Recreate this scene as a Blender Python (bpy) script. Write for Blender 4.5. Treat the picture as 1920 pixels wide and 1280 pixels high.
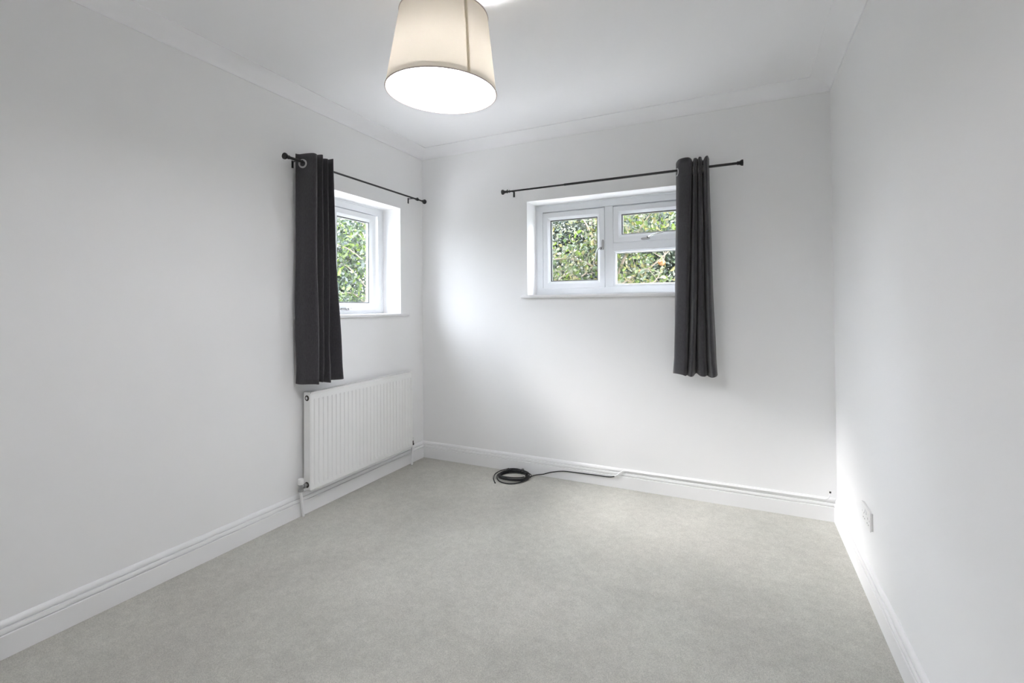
import bpy, bmesh, math, random
import numpy as np
from mathutils import Vector, Matrix

for o in list(bpy.data.objects):
    bpy.data.objects.remove(o)
scene = bpy.context.scene
COL = scene.collection
PI = math.pi
rnd = random.Random(7)

# ------------------------------------------------------------------ camera
cam_d = bpy.data.cameras.new('camera')
cam = bpy.data.objects.new('camera', cam_d)
COL.objects.link(cam)
scene.camera = cam
F_PX, YAW, PITCH, ROLL = 890.94, 0.4470, 0.0156, -0.00715
fwd = Vector((-math.sin(YAW) * math.cos(PITCH), math.cos(YAW) * math.cos(PITCH), math.sin(PITCH)))
rgt = Vector((math.cos(YAW), math.sin(YAW), 0))
upv = rgt.cross(fwd)
Rv = math.cos(ROLL) * rgt + math.sin(ROLL) * upv
Uv = -math.sin(ROLL) * rgt + math.cos(ROLL) * upv
M = Matrix((Rv, Uv, -fwd)).transposed().to_4x4()
M.translation = Vector((2.3237, -3.1680, 1.2028))
cam.matrix_world = M
cam_d.sensor_width = 36.0
cam_d.lens = F_PX * 36.0 / 1920.0
cam_d.shift_y = -79.0 / 1920.0
cam_d.clip_start = 0.02
cam_d.clip_end = 200

# ------------------------------------------------------------------ world and exposure
SKY_STRENGTH = 9.4
world = bpy.data.worlds.new('sky')
scene.world = world
world.use_nodes = True
wn = world.node_tree
bgn = wn.nodes['Background']
bgn.inputs['Color'].default_value = (0.87, 0.925, 1.0, 1)
bgn.inputs['Strength'].default_value = SKY_STRENGTH
BULB_STRENGTH = 600.0
GLOW_DISC_STRENGTH = 12.0
# hazy sun behind thin cloud: broad and soft, low over the boundary hedge on the left
sun_d = bpy.data.lights.new('hazy_sun', 'SUN')
sun_d.energy = 6.5
sun_d.angle = math.radians(25)
sun_d.color = (1.0, 0.98, 0.955)
sun = bpy.data.objects.new('hazy_sun', sun_d)
COL.objects.link(sun)
sun.rotation_euler = Vector((-0.84, -0.14, 0.56)).to_track_quat('Z', 'Y').to_euler()
sun.location = (-6, -2, 6)
scene.cycles.use_light_tree = False
vs = scene.view_settings
vs.view_transform = 'Standard'
vs.look = 'None'
vs.gamma = 1.0
vs.use_curve_mapping = False
vs.exposure = 1.38
scene.cycles.max_bounces = 9
scene.cycles.diffuse_bounces = 8
scene.cycles.transparent_max_bounces = 16
scene.cycles.sample_clamp_indirect = 10.0

# ------------------------------------------------------------------ helpers
def tag(o, label=None, cat=None, group=None, kind=None):
    if label: o['label'] = label
    if cat: o['category'] = cat
    if group: o['group'] = group
    if kind: o['kind'] = kind
    return o

def empty(name, loc=(0, 0, 0), parent=None):
    o = bpy.data.objects.new(name, None)
    o.empty_display_size = 0.05
    COL.objects.link(o)
    o.location = loc
    if parent: o.parent = parent
    return o

class MB:
    """collects verts and faces (world coordinates)"""
    def __init__(s):
        s.v, s.f, s.m = [], [], []
    def add(s, vs_, fs, mi=0):
        b = len(s.v)
        s.v += [tuple(p) for p in vs_]
        s.f += [tuple(i + b for i in f) for f in fs]
        s.m += [mi] * len(fs)
    def box(s, a, b, mi=0):
        x0, y0, z0 = (min(a[i], b[i]) for i in range(3))
        x1, y1, z1 = (max(a[i], b[i]) for i in range(3))
        s.add([(x0, y0, z0), (x1, y0, z0), (x1, y1, z0), (x0, y1, z0), (x0, y0, z1), (x1, y0, z1), (x1, y1, z1), (x0, y1, z1)],
              [(0, 3, 2, 1), (4, 5, 6, 7), (0, 1, 5, 4), (1, 2, 6, 5), (2, 3, 7, 6), (3, 0, 4, 7)], mi)
    def tube(s, pts, rad, n=10, caps=True, mi=0, closed=False):
        pts = [Vector(p) for p in pts]
        k = len(pts)
        rads = rad if isinstance(rad, (list, tuple)) else [rad] * k
        rings = []
        prev = None
        for i, p in enumerate(pts):
            if closed:
                t = pts[(i + 1) % k] - pts[i - 1]
            else:
                t = pts[min(i + 1, k - 1)] - pts[max(i - 1, 0)]
            t.normalize()
            if prev is None:
                a = Vector((0, 0, 1)) if abs(t.z) < 0.9 else Vector((1, 0, 0))
                u = t.cross(a).normalized()
            else:
                u = (prev - t * prev.dot(t)).normalized()
            prev = u
            w = t.cross(u)
            rings.append([p + rads[i] * (math.cos(2 * PI * j / n) * u + math.sin(2 * PI * j / n) * w) for j in range(n)])
        vs_ = [q for r in rings for q in r]
        fs = []
        for i in range(k if closed else k - 1):
            for j in range(n):
                i2 = (i + 1) % k
                fs.append((i * n + j, i * n + (j + 1) % n, i2 * n + (j + 1) % n, i2 * n + j))
        if caps and not closed:
            fs.append(tuple(range(n))[::-1])
            fs.append(tuple((k - 1) * n + j for j in range(n)))
        s.add(vs_, fs, mi)
    def lathe(s, base, axis, prof, n=24, mi=0):
        """prof: (radius, height along axis)"""
        base, ax = Vector(base), Vector(axis).normalized()
        a = Vector((0, 0, 1)) if abs(ax.z) < 0.9 else Vector((1, 0, 0))
        u = ax.cross(a).normalized(); w = ax.cross(u)
        vs_ = []
        for r, h in prof:
            vs_ += [base + ax * h + r * (math.cos(2 * PI * j / n) * u + math.sin(2 * PI * j / n) * w) for j in range(n)]
        fs = []
        for i in range(len(prof) - 1):
            for j in range(n):
                fs.append((i * n + j, i * n + (j + 1) % n, (i + 1) * n + (j + 1) % n, (i + 1) * n + j))
        if prof[0][0] > 1e-6: fs.append(tuple(range(n))[::-1])
        if prof[-1][0] > 1e-6: fs.append(tuple((len(prof) - 1) * n + j for j in range(n)))
        s.add(vs_, fs, mi)
    def ring(s, rect, prof, fn, mi=0):
        """mitred rectangular frame; prof: closed list of (inset, depth); fn(u, v, d) -> xyz"""
        u0, u1, v0, v1 = rect
        k = len(prof)
        vs_ = []
        for (i, d) in prof:
            vs_ += [fn(u0 + i, v0 + i, d), fn(u1 - i, v0 + i, d), fn(u1 - i, v1 - i, d), fn(u0 + i, v1 - i, d)]
        fs = []
        for a in range(k):
            b = (a + 1) % k
            for c in range(4):
                e = (c + 1) % 4
                fs.append((a * 4 + c, a * 4 + e, b * 4 + e, b * 4 + c))
        s.add(vs_, fs, mi)
    def build(s, name, mat, parent=None, smooth=None, bevel=0.0, seg=2):
        me = bpy.data.meshes.new(name)
        # local origin at the middle of the bottom of the bounding box
        V = np.array(s.v, dtype=float)
        off = np.array([(V[:, 0].min() + V[:, 0].max()) / 2, (V[:, 1].min() + V[:, 1].max()) / 2, V[:, 2].min()])
        me.from_pydata([tuple(p) for p in (V - off)], [], s.f)
        mats = mat if isinstance(mat, (list, tuple)) else [mat]
        for m in mats: me.materials.append(m)
        if len(mats) > 1: me.polygons.foreach_set('material_index', s.m)
        bm = bmesh.new(); bm.from_mesh(me)
        bmesh.ops.remove_doubles(bm, verts=bm.verts, dist=1e-6)
        bmesh.ops.recalc_face_normals(bm, faces=bm.faces)
        bm.to_mesh(me); bm.free()
        if smooth:
            me.polygons.foreach_set('use_smooth', [True] * len(me.polygons))
            me.set_sharp_from_angle(angle=math.radians(smooth))
        o = bpy.data.objects.new(name, me)
        COL.objects.link(o)
        o.location = tuple(off)
        if parent:
            o.parent = parent
            pw = Vector(); p = parent
            while p: pw += p.location; p = p.parent
            o.location = Vector(tuple(off)) - pw
        if bevel > 0:
            b = o.modifiers.new('edge', 'BEVEL'); b.width = bevel; b.segments = seg; b.limit_method = 'ANGLE'; b.angle_limit = math.radians(50)
        return o

# ------------------------------------------------------------------ materials
def new_mat(name):
    m = bpy.data.materials.new(name); m.use_nodes = True
    return m, m.node_tree, m.node_tree.nodes['Principled BSDF']

def lin(r, g, b):
    f = lambda c: (c / 255 / 12.92) if c / 255 <= 0.04045 else ((c / 255 + 0.055) / 1.055) ** 2.4
    return (f(r), f(g), f(b), 1)

def plain(name, col, rough=0.5, metal=0.0, spec=0.5, var=0.0, scale=20, bump=0.0, bscale=200, bdist=0.001):
    m, t, p = new_mat(name)
    p.inputs['Roughness'].default_value = rough
    p.inputs['Metallic'].default_value = metal
    p.inputs['Specular IOR Level'].default_value = spec
    tc = t.nodes.new('ShaderNodeTexCoord')
    n = t.nodes.new('ShaderNodeTexNoise'); n.inputs['Scale'].default_value = scale; n.inputs['Detail'].default_value = 3
    t.links.new(tc.outputs['Object'], n.inputs['Vector'])
    r = t.nodes.new('ShaderNodeMix'); r.data_type = 'RGBA'
    c = Vector(col[:3])
    r.inputs[6].default_value = (*(c * (1 - var)), 1); r.inputs[7].default_value = (*[min(1, q) for q in c * (1 + var)], 1)
    t.links.new(n.outputs['Fac'], r.inputs[0]); t.links.new(r.outputs[2], p.inputs['Base Color'])
    if bump > 0:
        n2 = t.nodes.new('ShaderNodeTexNoise'); n2.inputs['Scale'].default_value = bscale; n2.inputs['Detail'].default_value = 2
        t.links.new(tc.outputs['Object'], n2.inputs['Vector'])
        b = t.nodes.new('ShaderNodeBump'); b.inputs['Strength'].default_value = bump; b.inputs['Distance'].default_value = bdist
        t.links.new(n2.outputs['Fac'], b.inputs['Height']); t.links.new(b.outputs['Normal'], p.inputs['Normal'])
    return m

M_wall = plain('wall_paint', (0.905, 0.905, 0.905), 0.85, spec=0.2, var=0.012, scale=2.0, bump=0.04, bscale=60, bdist=0.002)
M_ceil = plain('ceiling_paint', (0.94, 0.94, 0.95), 0.9, spec=0.15, var=0.01, scale=2.0)
M_gloss = plain('white_gloss_paint', (0.88, 0.88, 0.885), 0.35, spec=0.45, var=0.01, scale=6)
M_upvc = plain('white_upvc', (0.84, 0.86, 0.885), 0.28, spec=0.5, var=0.01, scale=5)
M_rad = plain('radiator_enamel', (0.87, 0.87, 0.86), 0.32, spec=0.5, var=0.01, scale=8)
M_white_plastic = plain('white_plastic', (0.86, 0.86, 0.85), 0.35, var=0.01)
M_black = plain('black_metal', (0.012, 0.012, 0.013), 0.4, spec=0.5, var=0.1)
M_cable = plain('black_cable', (0.012, 0.012, 0.014), 0.45, var=0.1)
M_chrome = plain('chrome', (0.62, 0.62, 0.63), 0.22, metal=1.0, var=0.03)
M_satin = plain('satin_chrome', (0.44, 0.44, 0.45), 0.38, metal=1.0, var=0.03)
M_steel = plain('brushed_steel', (0.55, 0.55, 0.55), 0.35, metal=1.0, var=0.04)
M_brass_dark = plain('dull_brass', (0.10, 0.09, 0.08), 0.45, metal=0.7, var=0.1)
M_gasket = plain('rubber_gasket', (0.02, 0.022, 0.024), 0.6, var=0.1)
M_spacer = plain('glazing_spacer', (0.6, 0.61, 0.63), 0.3, metal=0.8, var=0.03)
M_slot = plain('socket_slot', (0.25, 0.25, 0.25), 0.7, var=0.1)
M_dark = plain('dark_slot', (0.03, 0.03, 0.03), 0.7, var=0.1)
M_render = plain('outside_render', (0.55, 0.53, 0.5), 0.9, var=0.1, scale=8, bump=0.3, bscale=80)
M_bark = plain('bark', (0.16, 0.13, 0.10), 0.9, var=0.4, scale=25, bump=0.6, bscale=90, bdist=0.004)
M_twig = plain('pale_twig', (0.22, 0.18, 0.14), 0.85, var=0.3, scale=30)

def mat_carpet():
    m, t, p = new_mat('carpet_pile')
    p.inputs['Roughness'].default_value = 1.0
    p.inputs['Specular IOR Level'].default_value = 0.05
    p.inputs['Sheen Weight'].default_value = 0.15
    tc = t.nodes.new('ShaderNodeTexCoord')
    def noise(s, d, rough=0.5):
        n = t.nodes.new('ShaderNodeTexNoise'); n.inputs['Scale'].default_value = s; n.inputs['Detail'].default_value = d
        n.inputs['Roughness'].default_value = rough
        t.links.new(tc.outputs['Object'], n.inputs['Vector']); return n
    big, fine, mid = noise(1.6, 3, 0.55), noise(330, 2, 0.7), noise(28, 4, 0.6)
    def ramp(n, lo, hi, a, b):
        r = t.nodes.new('ShaderNodeMapRange')
        r.inputs[1].default_value = lo; r.inputs[2].default_value = hi; r.inputs[3].default_value = a; r.inputs[4].default_value = b
        t.links.new(n.outputs['Fac'], r.inputs[0]); return r
    rb, rf, rm = ramp(big, 0.35, 0.65, 0.90, 1.05), ramp(fine, 0.3, 0.7, 0.76, 1.20), ramp(mid, 0.3, 0.7, 0.93, 1.06)
    m1 = t.nodes.new('ShaderNodeMath'); m1.operation = 'MULTIPLY'
    m2 = t.nodes.new('ShaderNodeMath'); m2.operation = 'MULTIPLY'
    t.links.new(rb.outputs[0], m1.inputs[0]); t.links.new(rf.outputs[0], m1.inputs[1])
    t.links.new(m1.outputs[0], m2.inputs[0]); t.links.new(rm.outputs[0], m2.inputs[1])
    hue = noise(2.3, 2)
    c = t.nodes.new('ShaderNodeMix'); c.data_type = 'RGBA'
    c.inputs[6].default_value = (0.590, 0.590, 0.535, 1); c.inputs[7].default_value = (0.622, 0.598, 0.548, 1)
    t.links.new(hue.outputs['Fac'], c.inputs[0])
    v = t.nodes.new('ShaderNodeVectorMath'); v.operation = 'SCALE'
    t.links.new(c.outputs[2], v.inputs[0]); t.links.new(m2.outputs[0], v.inputs['Scale'])
    t.links.new(v.outputs[0], p.inputs['Base Color'])
    b = t.nodes.new('ShaderNodeBump'); b.inputs['Strength'].default_value = 0.7; b.inputs['Distance'].default_value = 0.006
    t.links.new(fine.outputs['Fac'], b.inputs['Height']); t.links.new(b.outputs['Normal'], p.inputs['Normal'])
    return m
M_carpet = mat_carpet()

def mat_fabric():
    m, t, p = new_mat('charcoal_weave')
    p.inputs['Roughness'].default_value = 0.95
    p.inputs['Specular IOR Level'].default_value = 0.15
    p.inputs['Sheen Weight'].default_value = 0.25
    p.inputs['Sheen Roughness'].default_value = 0.6
    tc = t.nodes.new('ShaderNodeTexCoord')
    mp = t.nodes.new('ShaderNodeMapping'); mp.inputs['Scale'].default_value = (260, 260, 60)
    n = t.nodes.new('ShaderNodeTexNoise'); n.inputs['Scale'].default_value = 1.0; n.inputs['Detail'].default_value = 3
    t.links.new(tc.outputs['Object'], mp.inputs['Vector']); t.links.new(mp.outputs[0], n.inputs['Vector'])
    c = t.nodes.new('ShaderNodeMix'); c.data_type = 'RGBA'
    c.inputs[6].default_value = (0.023, 0.022, 0.025, 1); c.inputs[7].default_value = (0.062, 0.060, 0.067, 1)
    t.links.new(n.outputs['Fac'], c.inputs[0]); t.links.new(c.outputs[2], p.inputs['Base Color'])
    b = t.nodes.new('ShaderNodeBump'); b.inputs['Strength'].default_value = 0.4; b.inputs['Distance'].default_value = 0.001
    t.links.new(n.outputs['Fac'], b.inputs['Height']); t.links.new(b.outputs['Normal'], p.inputs['Normal'])
    return m
M_fabric = mat_fabric()

def mat_shade(name, col, trans):
    m = bpy.data.materials.new(name); m.use_nodes = True
    t = m.node_tree; t.nodes.clear()
    out = t.nodes.new('ShaderNodeOutputMaterial')
    d = t.nodes.new('ShaderNodeBsdfDiffuse'); tr = t.nodes.new('ShaderNodeBsdfTranslucent')
    tc = t.nodes.new('ShaderNodeTexCoord')
    mp = t.nodes.new('ShaderNodeMapping'); mp.inputs['Scale'].default_value = (300, 300, 300)
    n = t.nodes.new('ShaderNodeTexNoise'); n.inputs['Scale'].default_value = 1
    t.links.new(tc.outputs['Object'], mp.inputs['Vector']); t.links.new(mp.outputs[0], n.inputs['Vector'])
    c = t.nodes.new('ShaderNodeMix'); c.data_type = 'RGBA'
    c.inputs[6].default_value = (*[q * 0.96 for q in col], 1); c.inputs[7].default_value = (*col, 1)
    t.links.new(n.outputs['Fac'], c.inputs[0])
    t.links.new(c.outputs[2], d.inputs['Color']); t.links.new(c.outputs[2], tr.inputs['Color'])
    mx = t.nodes.new('ShaderNodeMixShader'); mx.inputs[0].default_value = trans
    t.links.new(d.outputs[0], mx.inputs[1]); t.links.new(tr.outputs[0], mx.inputs[2]); t.links.new(mx.outputs[0], out.inputs[0])
    return m
SHADE_TRANS = 0.0210
M_shade = mat_shade('cream_shade_fabric', (0.80, 0.73, 0.62), SHADE_TRANS)
M_seam = mat_shade('cream_shade_seam', (0.77, 0.72, 0.59), 0.50)
M_rim = plain('shade_rim_tape', (0.55, 0.46, 0.42), 0.8, var=0.04)

def mat_glass():
    m = bpy.data.materials.new('window_glass'); m.use_nodes = True
    t = m.node_tree; t.nodes.clear()
    out = t.nodes.new('ShaderNodeOutputMaterial')
    a = t.nodes.new('ShaderNodeBsdfTransparent'); a.inputs[0].default_value = (0.97, 0.97, 0.975, 1)
    g = t.nodes.new('ShaderNodeBsdfGlossy'); g.inputs['Roughness'].default_value = 0.02
    lw = t.nodes.new('ShaderNodeLayerWeight')
    pw = t.nodes.new('ShaderNodeMath'); pw.operation = 'POWER'; pw.inputs[1].default_value = 5.0
    lw.inputs[0].default_value = 0.5
    t.links.new(lw.outputs['Facing'], pw.inputs[0])
    fr = t.nodes.new('ShaderNodeMapRange'); fr.inputs[3].default_value = 0.035; fr.inputs[4].default_value = 1.0
    t.links.new(pw.outputs[0], fr.inputs[0])
    mx = t.nodes.new('ShaderNodeMixShader')
    t.links.new(fr.outputs[0], mx.inputs[0]); t.links.new(a.outputs[0], mx.inputs[1]); t.links.new(g.outputs[0], mx.inputs[2])
    t.links.new(mx.outputs[0], out.inputs[0])
    return m
M_glass = mat_glass()

def mat_emit(name, col, s):
    m = bpy.data.materials.new(name); m.use_nodes = True
    t = m.node_tree; t.nodes.clear()
    out = t.nodes.new('ShaderNodeOutputMaterial'); e = t.nodes.new('ShaderNodeEmission')
    e.inputs[0].default_value = (*col, 1); e.inputs[1].default_value = s
    t.links.new(e.outputs[0], out.inputs[0])
    return m
M_bulb = mat_emit('lit_bulb', (0.99, 0.985, 1.02), BULB_STRENGTH)

M_glow_disc = mat_emit('added_disc_glow', (0.99, 0.985, 1.03), GLOW_DISC_STRENGTH)

def mat_leaf(name, col, trans=0.3):
    m = bpy.data.materials.new(name); m.use_nodes = True
    t = m.node_tree; t.nodes.clear()
    out = t.nodes.new('ShaderNodeOutputMaterial')
    d = t.nodes.new('ShaderNodeBsdfDiffuse'); tr = t.nodes.new('ShaderNodeBsdfTranslucent')
    tc = t.nodes.new('ShaderNodeTexCoord')
    n = t.nodes.new('ShaderNodeTexNoise'); n.inputs['Scale'].default_value = 9; n.inputs['Detail'].default_value = 2
    t.links.new(tc.outputs['Object'], n.inputs['Vector'])
    c = t.nodes.new('ShaderNodeMix'); c.data_type = 'RGBA'
    c.inputs[6].default_value = (*[q * 0.7 for q in col], 1); c.inputs[7].default_value = (*[q * 1.3 for q in col], 1)
    t.links.new(n.outputs['Fac'], c.inputs[0])
    t.links.new(c.outputs[2], d.inputs['Color']); t.links.new(c.outputs[2], tr.inputs['Color'])
    g = t.nodes.new('ShaderNodeBsdfGlossy'); g.inputs['Roughness'].default_value = 0.30
    mx = t.nodes.new('ShaderNodeMixShader'); mx.inputs[0].default_value = trans
    t.links.new(d.outputs[0], mx.inputs[1]); t.links.new(tr.outputs[0], mx.inputs[2])
    m2 = t.nodes.new('ShaderNodeMixShader'); m2.inputs[0].default_value = 0.045
    t.links.new(mx.outputs[0], m2.inputs[1]); t.links.new(g.outputs[0], m2.inputs[2])
    t.links.new(m2.outputs[0], out.inputs[0])
    return m
LEAF_HEDGE = [mat_leaf('leaf_dark', (0.014, 0.026, 0.016)), mat_leaf('leaf_mid', (0.030, 0.046, 0.024)),
              mat_leaf('leaf_bluegreen', (0.032, 0.048, 0.040)), mat_leaf('leaf_olive', (0.060, 0.066, 0.036)), mat_leaf('leaf_greygreen', (0.075, 0.085, 0.068))]
LEAF_APPLE = [mat_leaf('leaf_apple', (0.050, 0.078, 0.030), 0.4), mat_leaf('leaf_lime', (0.085, 0.125, 0.022), 0.45),
              mat_leaf('leaf_pale', (0.12, 0.13, 0.085), 0.4), mat_leaf('leaf_yellow', (0.15, 0.14, 0.055), 0.4)]

# ------------------------------------------------------------------ room dimensions
W, HB, H, CV, HS, ST = 2.7967, 2.400, 2.4575, 0.110, 0.1274, 0.018
YF = -3.60                       # wall behind the camera
TH = 0.30
# window 1 in the left wall (u = y), window 2 in the back wall (u = x)
W1 = (-1.165, -0.278, 1.138, 1.9585)
W2 = (0.9305, 2.100, 1.264, 1.9680)
SILL1, SILL2 = 1.158, 1.286

def wall_with_hole(name, mat, rect, hole, fn, d0, d1):
    """rect/hole: u0,u1,v0,v1; fn(u,v,d)"""
    us = [rect[0], hole[0], hole[1], rect[1]]; vs_ = [rect[2], hole[2], hole[3], rect[3]]
    b = MB()
    P = {}
    def vid(i, j, k):
        if (i, j, k) not in P:
            P[(i, j, k)] = len(b.v); b.v.append(tuple(fn(us[i], vs_[j], (d0, d1)[k])))
        return P[(i, j, k)]
    def face(*ids): b.f.append(tuple(vid(*q) for q in ids)); b.m.append(0)
    for i in range(3):
        for j in range(3):
            if (i, j) == (1, 1): continue
            for k in range(2):
                face((i, j, k), (i + 1, j, k), (i + 1, j + 1, k), (i, j + 1, k))
    for i in range(3):
        face((i, 0, 0), (i + 1, 0, 0), (i + 1, 0, 1), (i, 0, 1)); face((i, 3, 0), (i + 1, 3, 0), (i + 1, 3, 1), (i, 3, 1))
        face((0, i, 0), (0, i + 1, 0), (0, i + 1, 1), (0, i, 1)); face((3, i, 0), (3, i + 1, 0), (3, i + 1, 1), (3, i, 1))
    face((1, 1, 0), (2, 1, 0), (2, 1, 1), (1, 1, 1)); face((1, 2, 0), (2, 2, 0), (2, 2, 1), (1, 2, 1))
    face((1, 1, 0), (1, 2, 0), (1, 2, 1), (1, 1, 1)); face((2, 1, 0), (2, 2, 0), (2, 2, 1), (2, 1, 1))
    return b.build(name, mat)

f1 = lambda u, v, d: (-d, u, v)
f2 = lambda u, v, d: (u, d, v)
tag(wall_with_hole('wall_left', M_wall, (YF, 0.0, 0.0, H), W1, f1, 0.0, TH), kind='structure')
tag(wall_with_hole('wall_back', M_wall, (-TH, W + TH, 0.0, H), W2, f2, 0.0, TH), kind='structure')
b = MB(); b.box((W, YF, 0), (W + TH, 0, H)); tag(b.build('wall_right', M_wall), kind='structure')
b = MB(); b.box((-TH, YF - TH, 0), (W + TH, YF, H)); tag(b.build('wall_front', M_wall), kind='structure')
b = MB(); b.box((-TH, YF - TH, -0.12), (W + TH, TH, 0.0)); tag(b.build('floor', M_carpet), kind='structure')
b = MB(); b.box((-TH, YF - TH, H), (W + TH, TH, H + 0.2)); tag(b.build('ceiling', M_ceil), kind='structure')

b = MB(); b.box((-TH - 0.42, YF - TH - 0.42, H + 0.201), (W + TH + 0.42, TH + 0.42, H + 0.30)); tag(b.build('added_eaves', M_render), kind='structure')  # out-of-view eaves added to cut high sky light at the windows

def run(name, side, prof, mat, smooth=30):
    """prof: list of (offset from wall, z); mitred run along one wall"""
    b = MB(); k = len(prof)
    A, B = [], []
    for t, z in prof:
        if side == 'left': A.append((t, -t, z)); B.append((t, YF + t, z))
        if side == 'right': A.append((W - t, -t, z)); B.append((W - t, YF + t, z))
        if side == 'back': A.append((t, -t, z)); B.append((W - t, -t, z))
        if side == 'front': A.append((t, YF + t, z)); B.append((W - t, YF + t, z))
    fs = [(i, (i + 1) % k, k + (i + 1) % k, k + i) for i in range(k)] + [tuple(range(k)), tuple(range(k, 2 * k))]
    b.add(A + B, fs)
    return tag(b.build(name, mat, smooth=smooth), kind='structure')

skirt = [(0, 0), (ST, 0), (ST, 0.0780), (ST - 0.0015, 0.0798), (ST - 0.0085, 0.0803), (ST - 0.0085, 0.0842), (ST - 0.0028, 0.0848),
         (ST - 0.0020, 0.0900), (ST - 0.0030, 0.0970), (ST - 0.0048, 0.1018), (ST - 0.0120, 0.1024), (ST - 0.0120, 0.1064),
         (ST - 0.0070, 0.1074), (ST - 0.0075, 0.1150), (ST - 0.0105, 0.1215), (ST - 0.0145, 0.1262), (0, HS)]
cove = [(0, H), (0, HB), (0.006, HB), (0.006, HB + 0.004)]
for i in range(1, 10):
    a = i / 10 * PI / 2
    cove.append((0.006 + (CV - 0.010) * (1 - math.cos(a)), HB + 0.004 + (H - HB - 0.008) * math.sin(a)))
cove += [(CV - 0.004, H - 0.004), (CV, H - 0.004), (CV, H)]
for i, s in enumerate(('left', 'back', 'right', 'front')):
    run('baseboard_' + s, s, skirt, M_gloss)
    run('trim_%d' % (i + 1), s, cove, M_ceil)

# ------------------------------------------------------------------ windows
def frame_ring(rect, prof, fn, name, mat, parent, smooth=35):
    b = MB(); b.ring(rect, prof, fn); return b.build(name, mat, parent, smooth=smooth)

def inset(r, i): return (r[0] + i, r[1] - i, r[2] + i, r[3] - i)

D0 = 0.170                                        # inner face of the frames, depth into the reveal
SASH_W = 0.056
P_sash = [(0, D0 + 0.001), (0.003, D0 - 0.004), (0.036, D0 - 0.004), (0.050, D0 + 0.006), (SASH_W, D0 + 0.014), (SASH_W, D0 + 0.020), (0.040, D0 + 0.023), (0, D0 + 0.023)]
P_bead = [(0, D0), (0.012, D0 + 0.006), (0.017, D0 + 0.014), (0.017, D0 + 0.022), (0, D0 + 0.022)]

def glazing(rect, fn, parent):
    """rect is the clear glass opening"""
    r = inset(rect, -0.004)
    frame_ring(r, [(0, D0 + 0.0145), (0.0075, D0 + 0.0145), (0.0075, D0 + 0.0185), (0, D0 + 0.0185)], fn, 'gasket', M_gasket, parent)
    b = MB(); u0, u1, v0, v1 = r
    b.box(fn(u0, v0, D0 + 0.019), fn(u1, v1, D0 + 0.041))
    b.build('glass_pane', M_glass, parent)
    frame_ring(r, [(0, D0 + 0.0232), (0.011, D0 + 0.0232), (0.011, D0 + 0.0368), (0, D0 + 0.0368)], fn, 'spacer_bar', M_spacer, parent)

def sash(rect, fn, parent):
    s = frame_ring(rect, P_sash, fn, 'sash', M_upvc, parent)
    glazing(inset(rect, SASH_W), fn, s)
    return s

def handle(fn, base_c, base_h, boss, path, parent, vertical):
    """base plate, round boss and a curved lever, one piece of furniture"""
    b = MB()
    d = D0 - 0.004
    hu, hv = base_h
    n = 20
    out = []
    for k in range(n):
        a = 2 * PI * k / n
        ca, sa = math.cos(a), math.sin(a)
        out.append((base_c[0] + hu * math.copysign(abs(ca) ** 0.6, ca), base_c[1] + hv * math.copysign(abs(sa) ** 0.6, sa)))
    V = [fn(u, v, d) for u, v in out] + [fn(u, v, d - 0.007) for u, v in out] + [fn(base_c[0] + (u - base_c[0]) * 0.8, base_c[1] + (v - base_c[1]) * 0.9, d - 0.010) for u, v in out]
    Fs = [(k, (k + 1) % n, n + (k + 1) % n, n + k) for k in range(n)] + [(n + k, n + (k + 1) % n, 2 * n + (k + 1) % n, 2 * n + k) for k in range(n)]
    Fs += [tuple(range(n)), tuple(range(2 * n, 3 * n))]
    b.add(V, Fs)
    ax = Vector(fn(0, 0, -1)) - Vector(fn(0, 0, 0))
    b.lathe(fn(boss[0], boss[1], d - 0.006), ax, [(0.012, 0), (0.012, 0.012), (0.010, 0.019), (0.0065, 0.021), (0.0065, 0.019), (0.0, 0.019)], 18, mi=2)
    b.lathe(fn(boss[0], boss[1], d - 0.0252), ax, [(0.0060, 0), (0.0060, 0.0004), (0.0, 0.0005)], 14, mi=1)
    pts = [fn(u, v, D0 - q) for u, v, q in path]
    kk = len(pts)
    b.tube(pts, [0.0060 - 0.0022 * abs(i / (kk - 1) - 0.1) for i in range(kk)], 10, mi=2)
    return b.build('handle', [M_satin, M_dark, M_chrome], parent, smooth=40)

def bez(p0, p1, p2, p3, n=10):
    r = []
    for i in range(n + 1):
        t = i / n; s = 1 - t
        r.append(tuple(s ** 3 * a + 3 * s * s * t * b_ + 3 * s * t * t * c + t ** 3 * d for a, b_, c, d in zip(p0, p1, p2, p3)))
    return r

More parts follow.
